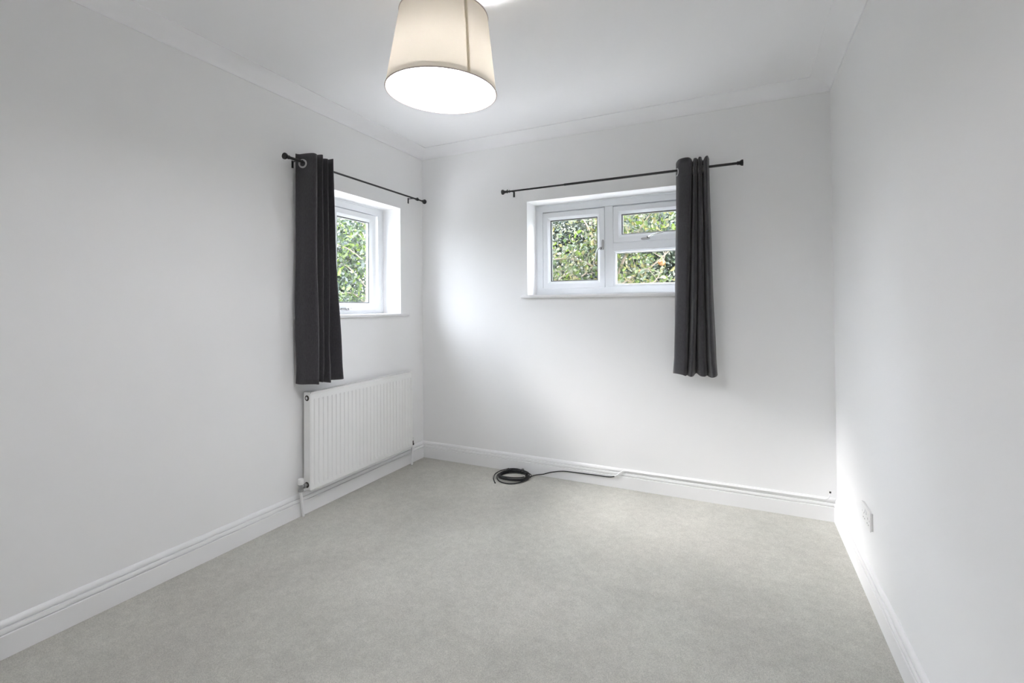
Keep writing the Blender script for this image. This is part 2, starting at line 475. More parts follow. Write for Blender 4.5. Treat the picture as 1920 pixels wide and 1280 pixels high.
def window(name, rect, fn, sill_top, sill_ext):
    w = empty(name, fn((rect[0] + rect[1]) / 2, rect[2], 0.18)); tag(w, kind='structure')
    u0, u1, v0, v1 = rect
    fr = (u0, u1, sill_top, v1)
    P = [(0, D0), (0.054, D0), (0.0555, D0 + 0.002), (0.0555, D0 + 0.025), (0.070, D0 + 0.025), (0.070, D0 + 0.07), (0, D0 + 0.07)]
    frame_ring(fr, P, fn, 'frame', M_upvc, w)
    frame_ring(fr, [(0, D0 - 0.004), (0.008, D0 - 0.004), (0.011, D0 - 0.001), (0.011, D0 - 0.0002), (0, D0 - 0.0002)], fn, 'frame_trim', M_upvc, w)
    b = MB()
    a0, a1 = sill_ext
    nose = [(-0.030, sill_top - 0.016), (-0.0325, sill_top - 0.011), (-0.0315, sill_top - 0.005), (-0.027, sill_top), (D0 - 0.0005, sill_top), (D0 - 0.0005, rect[2] + 0.0004), (-0.0275, rect[2] + 0.0004)]
    # board within the reveal, full depth; horns only in front of the wall
    def slab(p, q, dmax):
        pr_ = [(min(d, dmax), v) for d, v in nose]
        k = len(pr_)
        b.add([fn(p, v, d) for d, v in pr_] + [fn(q, v, d) for d, v in pr_],
              [(i, (i + 1) % k, k + (i + 1) % k, k + i) for i in range(k)] + [tuple(range(k)), tuple(range(k, 2 * k))])
    slab(u0 + 0.0003, u1 - 0.0003, 9)
    slab(a0, u0 + 0.0003, -0.0003); slab(u1 - 0.0003, a1, -0.0003)
    b.build('window_sill', M_gloss, w, smooth=40)
    return w, fr

# window 1: narrow casement on the right of a mullion, fixed light behind the curtain
w1, fr1 = window('window_1', W1, f1, SILL1, (-1.235, -0.210))
b = MB(); b.box(f1(-0.850, SILL1 + 0.0555, D0), f1(-0.792, W1[3] - 0.0555, D0 + 0.07)); b.build('mullion', M_upvc, w1, bevel=0.002)
s1 = sash((-0.790, -0.3600, 1.1835, 1.8850 + 0.014), f1, w1)
fx = (-1.165 + 0.0555, -0.852, SILL1 + 0.0575, W1[3] - 0.0575)
frame_ring(fx, P_bead, f1, 'glazing_bead', M_upvc, w1)
glazing(inset(fx, 0.017), f1, w1)
handle(f1, (-0.690, 1.1935), (0.032, 0.008), (-0.668, 1.1955), bez((-0.668, 1.1955, 0.020), (-0.655, 1.200, 0.045), (-0.625, 1.207, 0.040), (-0.580, 1.2165, 0.030)), s1, False)

# window 2: casement, mullion, transom, top-hung vent and a fixed light
w2, fr2 = window('window_2', W2, f2, SILL2, (0.8915, 2.140))
b = MB(); b.box(f2(1.4625, SILL2 + 0.0555, D0), f2(1.5215, W2[3] - 0.0555, D0 + 0.07)); b.build('mullion', M_upvc, w2, bevel=0.002)
b = MB(); b.box(f2(1.5215, 1.5955, D0), f2(2.0445, 1.6475, D0 + 0.07)); b.build('transom', M_upvc, w2, bevel=0.002)
s2 = sash((0.9880, 1.4605, 1.3340, 1.8950 + 0.010), f2, w2)
s3 = sash((1.5235, 2.0430, 1.6495, 1.8950 + 0.010), f2, w2)
fx = (1.5218, 2.0440, SILL2 + 0.0320, 1.5950)
frame_ring((1.5218, 2.0440, SILL2 + 0.0555, 1.5950), P_bead, f2, 'glazing_bead', M_upvc, w2)
glazing((1.5218 + 0.012, 2.0440 - 0.017, SILL2 + 0.0555 + 0.012, 1.5950 - 0.014), f2, w2)
handle(f2, (1.4480, 1.6400), (0.009, 0.036), (1.4400, 1.6130), bez((1.4400, 1.6130, 0.020), (1.4250, 1.6200, 0.050), (1.4080, 1.5950, 0.052), (1.4030, 1.5300, 0.040)), s2, True)
handle(f2, (1.7460, 1.6640), (0.030, 0.008), (1.7640, 1.6700), bez((1.7640, 1.6700, 0.020), (1.7800, 1.6760, 0.050), (1.8200, 1.6850, 0.050), (1.8700, 1.6980, 0.040)), s3, False)

# ------------------------------------------------------------------ curtain rods and curtains
def curtain_rod(name, label, p, along, rod_off, z, start, end, joint, brackets, collar, thick_first):
    """p(t, off, z) -> xyz ; along the wall by t, off from the wall"""
    r = tag(empty(name, p((start + end) / 2, 0, z - 0.05)), label, 'curtain rod')
    rt, rn = 0.0078, 0.0060
    sgn = 1 if end > start else -1
    a, bq = (rt, rn) if thick_first else (rn, rt)
    m = MB(); m.lathe(p(start, rod_off, z), Vector(p(end, rod_off, z)) - Vector(p(start, rod_off, z)), [(a, 0), (a, abs(joint - start))], 16); m.build('pole', M_black, r, smooth=40)
    m = MB(); m.lathe(p(joint, rod_off, z), Vector(p(end, rod_off, z)) - Vector(p(joint, rod_off, z)), [(bq, 0), (bq, abs(end - joint))], 16); m.build('pole', M_black, r, smooth=40)
    for q, dr, rr in ((start, -sgn, a), (end, sgn, bq)):
        m = MB()
        ax = Vector(p(q + dr, rod_off, z)) - Vector(p(q, rod_off, z))
        m.lathe(p(q, rod_off, z), ax, [(rr + 0.0005, -0.012), (rr + 0.003, -0.010), (rr + 0.003, 0.0), (0.0115, 0.004), (0.0178, 0.013), (0.0185, 0.019), (0.0172, 0.023), (0.0, 0.024)], 20)
        m.build('finial', M_black, r, smooth=35)
    for q in brackets:
        m = MB()
        m.box(p(q - 0.006, 0.0005, z - 0.026), p(q + 0.006, 0.004, z + 0.016))
        m.tube([p(q, 0.003, z + 0.010), p(q, 0.03, z + 0.009), p(q, rod_off - 0.012, z + 0.006), p(q, rod_off - 0.0095, z)], 0.0033, 8)
        m.tube([p(q, rod_off + 0.0088 * math.cos(k * PI / 8), z + 0.0088 * math.sin(k * PI / 8)) for k in range(16)], 0.0018, 6, closed=True)
        m.build('bracket', M_black, r, smooth=40)
    m = MB()
    ax = Vector(p(end, rod_off, z)) - Vector(p(start, rod_off, z))
    m.lathe(p(collar - 0.006 * sgn, rod_off, z), ax, [(0.0065, 0), (0.0105, 0.001), (0.0105, 0.010), (0.0065, 0.011)], 16); m.build('collar', M_black, r, smooth=35)
    m = MB(); m.tube([p(collar, rod_off, z + 0.009), p(collar, rod_off, z + 0.016)], 0.0028, 8); m.build('collar_screw', M_black, r, smooth=35)
    return r

pl = lambda t, off, z: (off, t, z)
pb = lambda t, off, z: (t, -off, z)
curtain_rod('curtain_rod', 'black metal curtain rod above the small window over the radiator', pl, 1, 0.08, 2.0395, -1.345, -0.098, -1.06, (-1.248, -0.185), -0.168, True)
curtain_rod('curtain_rod', 'long black telescopic curtain rod above the wide back window', pb, 0, 0.08, 2.0380, 0.792, 2.330, 1.2475, (0.829, 2.105), 0.812, False)

def smooth_path(pts, n=8):
    """Catmull-Rom through pts"""
    P = [Vector(q) for q in pts]
    P = [2 * P[0] - P[1]] + P + [2 * P[-1] - P[-2]]
    out = []
    for i in range(1, len(P) - 2):
        for k in range(n):
            t = k / n
            a, b_, c, d = P[i - 1], P[i], P[i + 1], P[i + 2]
            out.append(0.5 * ((2 * b_) + (c - a) * t + (2 * a - 5 * b_ + 4 * c - d) * t * t + (3 * b_ - a - 3 * c + d) * t ** 3))
    out.append(P[-2])
    return out

def curtain(name, label, p, top, bot, z0, z1, rod_z, eyelets, seed):
    """top/bot: matching lists of (t along rod, offset from wall)"""
    root = tag(empty(name, p(top[0][0], 0.09, z0)), label, 'curtain')
    rows = 40
    T = smooth_path([(a, b_, 0) for a, b_ in top]); B = smooth_path([(a, b_, 0) for a, b_ in bot])
    n = len(T)
    rg = random.Random(seed)
    ph = [rg.uniform(0, 6.28) for _ in range(4)]
    V, Fs = [], []
    for i in range(rows + 1):
        k = i / rows
        e = k ** 1.25
        for j in range(n):
            q = T[j].lerp(B[j], e)
            s = j / (n - 1)
            wob = 0.004 * math.sin(5 * k + 9 * s + ph[0]) * k + 0.003 * math.sin(11 * k + 17 * s + ph[1]) * k
            fl = max(0.0, (k - 0.93) / 0.07)
            q = q + Vector(((s - 0.5) * 0.012 * fl, 0.006 * fl * math.sin(21 * s + ph[1]), 0))
            zz = z1 + (z0 - z1) * k
            zz += (0.006 * math.sin(13 * s + ph[2]) + 0.004 * math.sin(31 * s + ph[3])) * (1 if i == 0 else (0.8 if i == rows else 0.8))
            V.append(p(q.x + wob, q.y + wob * 0.6, zz))
    for i in range(rows):
        for j in range(n - 1):
            Fs.append((i * n + j, i * n + j + 1, (i + 1) * n + j + 1, (i + 1) * n + j))
    m = MB(); m.add(V, Fs)
    o = m.build('fabric', M_fabric, root, smooth=80)
    sm = o.modifiers.new('thickness', 'SOLIDIFY'); sm.thickness = 0.0022; sm.offset = 0
    for (t, off, nt, no, r_) in eyelets:
        m = MB()
        nv = (Vector(p(t + nt, off + no, rod_z)) - Vector(p(t, off, rod_z))).normalized()
        u = Vector((0, 0, 1)); w = nv.cross(u)
        c = Vector(p(t, off, rod_z - 0.010))
        ring = [c + r_ * (math.cos(2 * PI * k / 32) * w + math.sin(2 * PI * k / 32) * u) for k in range(32)]
        m.tube(ring, 0.0052, 8, closed=True)
        m.build('eyelet', M_steel, root, smooth=60)
    return root

FR, BK = 0.150, 0.045
topL = [(-1.256, 0.036), (-1.246, 0.060), (-1.236, 0.100), (-1.219, 0.146), (-1.196, 0.138), (-1.185, 0.075), (-1.180, 0.060), (-1.176, 0.080), (-1.168, 0.146), (-1.158, 0.138),
        (-1.150, 0.075), (-1.146, 0.060), (-1.141, 0.080), (-1.131, 0.146), (-1.122, 0.138), (-1.112, 0.070), (-1.107, 0.060), (-1.101, 0.085), (-1.090, 0.146), (-1.075, 0.135), (-1.066, 0.080), (-1.050, 0.050)]
botL = [(-1.252, 0.036), (-1.246, 0.070), (-1.238, 0.105), (-1.207, 0.150), (-1.188, 0.140), (-1.180, 0.080), (-1.176, 0.062), (-1.172, 0.085), (-1.166, 0.148), (-1.152, 0.142),
        (-1.142, 0.095), (-1.135, 0.075), (-1.128, 0.095), (-1.110, 0.150), (-1.096, 0.140), (-1.086, 0.085), (-1.080, 0.070), (-1.072, 0.095), (-1.022, 0.150), (-1.005, 0.130), (-0.998, 0.080), (-0.985, 0.050)]
curtain('curtain', 'charcoal eyelet curtain bunched beside the small window above the radiator', pl, topL, botL, 0.772, 2.088, 2.0395,
        [(-1.2435, 0.080, -1.0, 0.28, 0.021), (-1.178, 0.080, -1.0, -0.12, 0.021), (-1.152, 0.080, -1.0, 0.1, 0.021), (-1.102, 0.080, -1.0, 0.1, 0.021)], 3)
topR = [(1.975, 0.045), (1.983, 0.075), (2.005, 0.112), (2.052, 0.138), (2.070, 0.130), (2.072, 0.080), (2.075, 0.062), (2.079, 0.080), (2.088, 0.137), (2.099, 0.130),
        (2.101, 0.075), (2.104, 0.062), (2.107, 0.080), (2.116, 0.137), (2.126, 0.128), (2.127, 0.080), (2.131, 0.062), (2.135, 0.080), (2.150, 0.137), (2.161, 0.125), (2.164, 0.075), (2.166, 0.050)]
botR = [(1.949, 0.040), (1.955, 0.085), (1.965, 0.112), (2.006, 0.140), (2.019, 0.132), (2.022, 0.085), (2.026, 0.070), (2.032, 0.090), (2.056, 0.141), (2.072, 0.130),
        (2.076, 0.085), (2.082, 0.070), (2.090, 0.085), (2.108, 0.125), (2.130, 0.130), (2.138, 0.085), (2.142, 0.072), (2.148, 0.090), (2.166, 0.140), (2.182, 0.128), (2.186, 0.080), (2.188, 0.050)]
curtain('curtain', 'charcoal eyelet curtain covering the right end of the wide back window', pb, topR, botR, 0.782, 2.090, 2.0380,
        [(1.986, 0.080, -1.0, 0.45, 0.021), (2.077, 0.080, -1.0, 0.1, 0.021), (2.105, 0.080, -1.0, 0.1, 0.021), (2.133, 0.080, -1.0, 0.1, 0.021)], 8)

# ------------------------------------------------------------------ radiator
RX0, RX1, RY0, RY1, RZ0, RZ1 = 0.032, 0.082, -1.190, -0.246, 0.153, 0.716
rad = tag(empty('radiator', (0.055, (RY0 + RY1) / 2, RZ0)), 'white ribbed panel radiator on the wall under the small window', 'radiator')
# front panel with pressed vertical channels
NR = 28
z_lo, z_hi = RZ0 + 0.022, RZ1 - 0.040
ys, dep = [RY0, RY0 + 0.004], [0.0, 0.0]
pitch = (RY1 - RY0 - 0.012) / NR
for k in range(NR):
    y = RY0 + 0.006 + k * pitch
    for f, d in ((0.06, 0), (0.30, 0), (0.42, 1), (0.62, 1), (0.74, 0), (0.97, 0)):
        ys.append(y + f * pitch); dep.append(d)
ys += [RY1 - 0.004, RY1]; dep += [0, 0]
GD = 0.0055
zs = [RZ0, RZ0 + 0.003, z_lo, z_lo + 0.011, z_hi - 0.011, z_hi, RZ1 - 0.012, RZ1 - 0.010]
zd = [0, 0, 0, 1, 1, 0, 0, 0]
V, Fs = [], []
for iz, z in enumerate(zs):
    for iy, y in enumerate(ys):
        x = RX1 - GD * dep[iy] * zd[iz]
        if iz == 0 or iy == 0 or iy == len(ys) - 1 or iz == len(zs) - 1: x -= 0.003
        V.append((x, y, z))
n = len(ys)
for i in range(len(zs) - 1):
    for j in range(n - 1):
        Fs.append((i * n + j, i * n + j + 1, (i + 1) * n + j + 1, (i + 1) * n + j))
nv = len(V)
# back of the panel
V += [(RX1 - 0.012, RY0, RZ0), (RX1 - 0.012, RY1, RZ0), (RX1 - 0.012, RY1, RZ1 - 0.010), (RX1 - 0.012, RY0, RZ1 - 0.010)]
Fs += [(nv, nv + 1, nv + 2, nv + 3)]
Fs += [tuple([nv, nv + 1] + [n - 1 - j for j in range(n)]), tuple([nv + 3, nv + 2] + [(len(zs) - 1) * n + n - 1 - j for j in range(n)])]
Fs += [tuple([nv, nv + 3] + [(len(zs) - 1 - i) * n for i in range(len(zs))]), tuple([nv + 1, nv + 2] + [(len(zs) - 1 - i) * n + n - 1 for i in range(len(zs))])]
m = MB(); m.add(V, Fs); m.build('front_panel', M_rad, rad, smooth=25)
m = MB(); m.box((RX1 - 0.0085, RY0 + 0.004, RZ0 - 0.0065), (RX1 - 0.0015, RY1 - 0.004, RZ0 - 0.0012)); m.build('bottom_rail', M_rad, rad, bevel=0.0015)
m = MB(); m.box((RX0, RY0 + 0.002, RZ0 + 0.012), (RX0 + 0.008, RY1 - 0.002, RZ1 - 0.006)); m.build('back_panel', M_rad, rad, bevel=0.002)
m = MB()
for k in range(37):
    y = RY0 + 0.03 + k * (RY1 - RY0 - 0.06) / 36
    m.box((RX0 + 0.010, y - 0.0007, RZ0 + 0.05), (RX1 - 0.014, y + 0.0007, RZ1 - 0.05))
tag(m.build('convector_fins', M_steel, rad), kind='stuff')
# top grille: two rails and slats
m = MB()
m.box((RX1 - 0.010, RY0 + 0.001, RZ1 - 0.0095), (RX1 + 0.0005, RY1 - 0.001, RZ1)); m.box((RX0 - 0.001, RY0 + 0.001, RZ1 - 0.0055), (RX0 + 0.008, RY1 - 0.001, RZ1))
for k in range(58):
    y = RY0 + 0.012 + k * (RY1 - RY0 - 0.024) / 57
    m.box((RX0 + 0.008, y - 0.0035, RZ1 - 0.004), (RX1 - 0.010, y + 0.0035, RZ1 - 0.001))
m.build('top_grille', M_rad, rad)
for y0, y1, left in ((RY0 - 0.0035, RY0 - 0.0003, True), (RY1 + 0.0003, RY1 + 0.0035, False)):
    m = MB(); m.box((RX0 - 0.002, y0, RZ0 + 0.004), (RX1 - 0.001, y1, RZ1 - 0.001)); sp = m.build('side_panel', M_rad, rad, bevel=0.0012)
    ax = (0, -1, 0) if left else (0, 1, 0)
    yb = y0 if left else y1
    for zz in (RZ1 - 0.034, RZ0 + 0.030):
        m = MB(); m.lathe((0.056, yb, zz), ax, [(0.0165, 0.0002), (0.0165, 0.0012), (0.0125, 0.0016), (0.0115, -0.0015), (0.0, -0.0015)], 24)
        m.build('tapping', M_brass_dark, sp, smooth=30)
    m = MB(); m.lathe((0.056, yb, RZ1 - 0.034), ax, [(0.0085, -0.001), (0.0085, 0.0040), (0.0055, 0.0050), (0.0, 0.0050)], 6 if not left else 18)
    m.build('blanking_plug', M_white_plastic if not left else M_chrome, sp, smooth=30)
# wall brackets behind
for y in (RY0 + 0.16, RY1 - 0.16):
    m = MB(); m.box((0.0005, y - 0.015, RZ0 + 0.08), (RX0 - 0.0005, y + 0.015, RZ1 - 0.08)); m.build('wall_bracket', M_rad, rad)
# thermostatic-side valve (left)
VY, VX, VZ = -1.2330, 0.052, 0.183
v = MB(); v.lathe((VX, VY, VZ - 0.026), (0, 0, 1), [(0.0115, 0), (0.0150, 0.002), (0.0150, 0.013), (0.0118, 0.015), (0.0118, 0.036), (0.0145, 0.037), (0.0145, 0.041)], 20)
v.lathe((VX, VY, VZ), (0.02, 1, 0), [(0.0100, 0.0), (0.0100, 0.016), (0.0145, 0.017), (0.0145, 0.029), (0.0090, 0.030), (0.0090, 0.0408)], 12)
valve = v.build('valve', M_satin, rad, smooth=30)
v = MB(); v.lathe((VX, VY, VZ + 0.0155), (0, 0, 1), [(0.0150, 0), (0.0162, 0.002), (0.0158, 0.026), (0.0140, 0.031), (0.0, 0.032)], 20); v.build('valve_cap', M_white_plastic, valve, smooth=35)
v = MB(); v.tube([(VX, VY, VZ - 0.026), (VX - 0.008, VY + 0.012, 0.105), (0.036, -1.208, 0.055), (0.0290, -1.196, 0.0005)], 0.0080, 12); v.build('pipe', M_gloss, rad, smooth=50)
# lockshield (right)
VY, VZ, VX = RY1 + 0.030, RZ0 + 0.026, 0.056
v = MB(); v.lathe((VX, RY1 + 0.0038, VZ), (0, 1, 0), [(0.0135, 0), (0.0135, 0.010), (0.0090, 0.011), (0.0090, 0.027)], 12)
v.lathe((VX, VY, VZ - 0.024), (0, 0, 1), [(0.0120, 0), (0.0140, 0.002), (0.0140, 0.012), (0.0105, 0.014), (0.0105, 0.034)], 16)
valve = v.build('valve', M_brass_dark, rad, smooth=30)
v = MB(); v.lathe((VX, VY, VZ + 0.0102), (0, 0, 1), [(0.0110, 0), (0.0120, 0.002), (0.0110, 0.020), (0.0, 0.022)], 16); v.build('valve_cap', M_white_plastic, valve, smooth=35)
v = MB(); v.tube([(VX, VY, VZ - 0.024), (VX, VY, 0.09), (0.046, -0.206, 0.04), (0.0420, -0.203, 0.0005)], 0.0078, 12); v.build('pipe', M_gloss, rad, smooth=50)

# ------------------------------------------------------------------ pendant lamp
LC = Vector((1.400, -1.7943, 1.9474)); LN = Vector((0.0471, -0.0074, 1.0)).normalized()
RB, RT, LH = 0.1902, 0.1517, 0.2612
lamp = tag(empty('pendant_lamp', (LC.x, LC.y, LC.z)), 'lit pendant ceiling lamp with tapered cream fabric shade', 'lamp')
m = MB()
u = LN.cross(Vector((0, 1, 0))).normalized(); w_ = LN.cross(u)
def sh(r, h, a): return LC + LN * h + r * (math.cos(a) * u + math.sin(a) * w_)
NS = 72
V, Fs = [], []
for i in range(9):
    k = i / 8
    V += [sh(RB + (RT - RB) * k, LH * k, 2 * PI * j / NS) for j in range(NS)]
for i in range(8):
    for j in range(NS): Fs.append((i * NS + j, i * NS + (j + 1) % NS, (i + 1) * NS + (j + 1) % NS, (i + 1) * NS + j))
m.add(V, Fs); shade = m.build('lamp_shade', M_shade, lamp, smooth=60)
for r_, h_ in ((RB, 0.0), (RT, LH)):
    m = MB(); m.tube([sh(r_, h_, 2 * PI * j / NS) for j in range(NS)], 0.0023, 8, closed=True); m.build('rim', M_rim, shade, smooth=80)
# seam strip down one side
a0 = 2.6267
m = MB(); V, Fs = [], []
for i in range(9):
    k = i / 8; r_ = RB + (RT - RB) * k + 0.0012
    V += [sh(r_, LH * k, a0 - 0.5 * 0.0100 / r_ * s) for s in (-1, 0, 1)] 
for i in range(8):
    for j in range(2): Fs.append((i * 3 + j, i * 3 + j + 1, (i + 1) * 3 + j + 1, (i + 1) * 3 + j))
m.add(V, Fs); m.build('seam', M_seam, shade, smooth=60)
# shade carrier, holder, bulb, flex and ceiling rose
top_c = LC + LN * (LH - 0.020)
m = MB()
for k in range(3):
    a = a0 + 1.0 + k * 2 * PI / 3
    m.tube([top_c + 0.02 * (math.cos(a) * u + math.sin(a) * w_), top_c + 0.1 * (math.cos(a) * u + math.sin(a) * w_) + LN * 0.004, sh(RT - 0.001, LH - 0.002, a)], 0.0016, 8)
m.tube([top_c + 0.021 * (math.cos(2 * PI * k / 24) * u + math.sin(2 * PI * k / 24) * w_) for k in range(24)], 0.0018, 8, closed=True)
m.build('shade_carrier', M_white_plastic, lamp, smooth=60)
m = MB(); m.lathe(top_c - LN * 0.035, LN, [(0.0, 0), (0.017, 0.0005), (0.019, 0.004), (0.019, 0.046), (0.014, 0.060), (0.006, 0.072), (0.0, 0.0725)], 24); m.build('lamp_holder', M_white_plastic, lamp, smooth=40)
m = MB()
bc = top_c - LN * 0.118
prof = [(0.0, -0.034)] + [(0.034 * math.sin(a), -0.034 * math.cos(a)) for a in [PI * q / 20 for q in range(1, 12)]]
m.lathe(bc, LN, prof + [(0.0, prof[-1][1] + 0.0003)], 24); m.build('bulb', M_bulb, lamp, smooth=80)
m = MB(); hb = prof[-1][1]
m.lathe(bc, LN, [(0.0325, hb + 0.0005), (0.0325, hb + 0.006), (0.024, 0.030), (0.0150, 0.046), (0.0135, 0.052), (0.0135, 0.0822)], 24); m.build('bulb_base', M_white_plastic, lamp, smooth=40)
m = MB(); m.lathe(LC + LN * 0.0135, LN, [(RB - 0.0045, 0.0), (RB - 0.0045, 0.0012)], 72); m.build('added_glow_disc', M_glow_disc, lamp)  # glowing disc added inside the shade for even light downward
m = MB(); m.lathe(LC + LN * 0.0150, LN, [(RB - 0.0045, 0.0), (RB - 0.0052, 0.0040), (RB - 0.020, 0.0060)], 72); m.build('added_disc_tray', M_white_plastic, lamp)  # opaque backing added so the disc lights only the room below
m = MB(); m.tube([top_c + LN * 0.037, top_c + LN * 0.09, Vector((1.405, -1.7955, H - 0.060)), Vector((1.405, -1.7955, H - 0.026))], 0.0032, 10); m.build('flex', M_white_plastic, lamp, smooth=60)
m = MB(); m.lathe((1.405, -1.7955, H - 0.0005), (0, 0, -1), [(0.040, 0), (0.040, 0.010), (0.034, 0.018), (0.016, 0.026), (0.008, 0.034), (0.0045, 0.036)], 28); m.build('ceiling_rose', M_white_plastic, lamp, smooth=35)

# ------------------------------------------------------------------ wall socket (right wall)
SX = W; SY0, SY1, SZ0, SZ1 = -0.803, -0.657, 0.281, 0.359
sk = tag(empty('wall_socket', (SX, (SY0 + SY1) / 2, SZ0)), 'white double power socket low on the right wall', 'socket')
m = MB(); m.box((SX - 0.0005, SY0 + 0.003, SZ0 + 0.003), (SX - 0.006, SY1 - 0.003, SZ1 - 0.003)); m.build('back_box', M_white_plastic, sk)
m = MB(); m.box((SX - 0.0062, SY0, SZ0), (SX - 0.0105, SY1, SZ1)); fp = m.build('faceplate', M_white_plastic, sk, bevel=0.002)
for yc in (SY0 + 0.040, SY1 - 0.040):
    for dy, dz, hw, hh in ((0, 0.006, 0.002, 0.0045), (-0.011, -0.016, 0.0045, 0.002), (0.011, -0.016, 0.0045, 0.002)):
        m = MB(); m.box((SX - 0.0104, yc + dy - hw, SZ0 + 0.034 + dz - hh), (SX - 0.0108, yc + dy + hw, SZ0 + 0.034 + dz + hh)); m.build('pin_slot', M_slot, fp)
for yc in ((SY0 + SY1) / 2 - 0.011, (SY0 + SY1) / 2 + 0.011):
    m = MB(); m.add([(SX - 0.0104, yc - 0.006, SZ1 - 0.030), (SX - 0.0104, yc + 0.006, SZ1 - 0.030), (SX - 0.0104, yc + 0.006, SZ1 - 0.012), (SX - 0.0104, yc - 0.006, SZ1 - 0.012),
                     (SX - 0.0150, yc - 0.005, SZ1 - 0.029), (SX - 0.0150, yc + 0.005, SZ1 - 0.029), (SX - 0.0118, yc + 0.005, SZ1 - 0.013), (SX - 0.0118, yc - 0.005, SZ1 - 0.013)],
                    [(0, 1, 2, 3), (4, 5, 6, 7), (0, 1, 5, 4), (1, 2, 6, 5), (2, 3, 7, 6), (3, 0, 4, 7)]); m.build('rocker_switch', M_white_plastic, sk)
for yc in (SY0 + 0.0125, SY1 - 0.0125):
    m = MB(); m.lathe((SX - 0.0104, yc, (SZ0 + SZ1) / 2), (-1, 0, 0), [(0.003, 0), (0.003, 0.0006), (0.0, 0.0007)], 12); m.build('screw', M_steel, fp)

# ------------------------------------------------------------------ aerial cable on the floor
cab = tag(empty('aerial_cable', (0.872, -0.125, 0)), 'black aerial cable coiled on the carpet and led along the back skirting', 'cable')
cr = random.Random(5)
CC = Vector((0.872, -0.1335, 0))
pts = []
turns = 9
N = turns * 32
R0 = [0.094, 0.086, 0.101, 0.090, 0.106, 0.084, 0.098, 0.092, 0.104, 0.087, 0.096, 0.100]
lay = [0.0050, 0.0055, 0.0050, 0.0120, 0.0125, 0.0120, 0.0190, 0.0195, 0.0185, 0.0255, 0.0250, 0.0240]
for k in range(N + 1):
    a = -0.25 + 2 * PI * k / 32
    t = k / 32
    i = int(min(t, turns - 1e-6)); f = t - i
    f = f * f * (3 - 2 * f)
    r_ = R0[i] * (1 - f) + R0[i + 1] * f
    ph = 0.9 * i
    r_ += 0.004 * math.sin(2 * a + ph)
    z = lay[i] * (1 - f) + lay[i + 1] * f + 0.002 * math.sin(a + ph)
    z = max(0.0046, z * (1.0 + 0.20 * math.sin(a)) + 0.013 * max(0.0, -math.sin(a)) ** 1.5)
    pts.append((CC.x + r_ * 1.06 * math.cos(a), CC.y + r_ * math.sin(a), z))
m = MB(); m.tube(pts, 0.0036, 8); m.build('coil', M_cable, cab, smooth=60)
# a wide loose loop in front and the loose end
pts = []
for k in range(25):
    a = PI * 0.93 + k / 24 * PI * 1.09
    pts.append((CC.x + 0.114 * math.cos(a), CC.y - 0.004 + 0.124 * math.sin(a), 0.0042 + 0.010 * abs(math.cos(a)) ** 3))
m = MB(); m.tube(pts, 0.0036, 8); m.build('loose_loop', M_cable, cab, smooth=60)
pts = [(0.905, -0.040, 0.024), (0.850, -0.030, 0.027), (0.800, -0.052, 0.028), (0.760, -0.105, 0.026), (0.742, -0.160, 0.018), (0.755, -0.215, 0.009), (0.778, -0.250, 0.0045), (0.797, -0.276, 0.0038)]
pts = [tuple(q) for q in smooth_path(pts, 6)]
m = MB(); m.tube(pts, 0.0036, 8); m.build('loose_end', M_cable, cab, smooth=60)
m = MB(); m.tube([pts[-1], (pts[-1][0] + 0.008, pts[-1][1] - 0.010, 0.0042)], 0.0042, 10); m.build('end_plug', M_black, cab, smooth=40)
for a in (1.35, 2.35, 0.35):
    m = MB()
    c = Vector((CC.x + 0.100 * 1.06 * math.cos(a), CC.y + 0.100 * math.sin(a), 0.0175))
    rad_v = Vector((math.cos(a), math.sin(a), 0))
    m.tube([c + 0.0195 * math.cos(q) * rad_v + Vector((0, 0, 0.0165 * math.sin(q))) for q in [2 * PI * k / 16 for k in range(16)]], 0.0022, 6, closed=True)
    m.build('cable_tie', M_black, cab, smooth=50)
lead = [(0.968, -0.118, 0.010), (0.985, -0.075, 0.008), (1.005, -0.040, 0.009), (1.050, -0.026, 0.016), (1.120, -0.0225, 0.040), (1.205, -0.0222, 0.058), (1.300, -0.0222, 0.061), (1.420, -0.0222, 0.064), (1.520, -0.0222, 0.0655), (1.560, -0.0222, 0.074)]
lead = [tuple(q) for q in smooth_path(lead, 6)]
m = MB(); m.tube(lead, 0.0034, 8); m.build('lead', M_cable, cab, smooth=60)
pt = [(1.560, -0.0222, 0.074), (1.585, -0.0215, 0.092), (1.612, -0.0175, 0.1145), (1.640, -0.0155, 0.1185), (1.80, -0.0152, 0.1185), (2.30, -0.0152, 0.1185), (2.70, -0.0152, 0.1185), (2.738, -0.0160, 0.1195), (2.755, -0.0180, 0.132), (2.7615, -0.0190, 0.158)]
pt = [tuple(q) for q in smooth_path(pt, 6)]
m = MB(); m.tube(pt, 0.0034, 8); tag(m.build('painted_run', M_gloss, cab, smooth=60), label='white painted stretch of cable along the skirting')
m = MB(); m.tube([pt[-1], (2.7620, -0.0192, 0.166)], 0.0046, 10); m.build('cut_end', M_dark, cab, smooth=40)

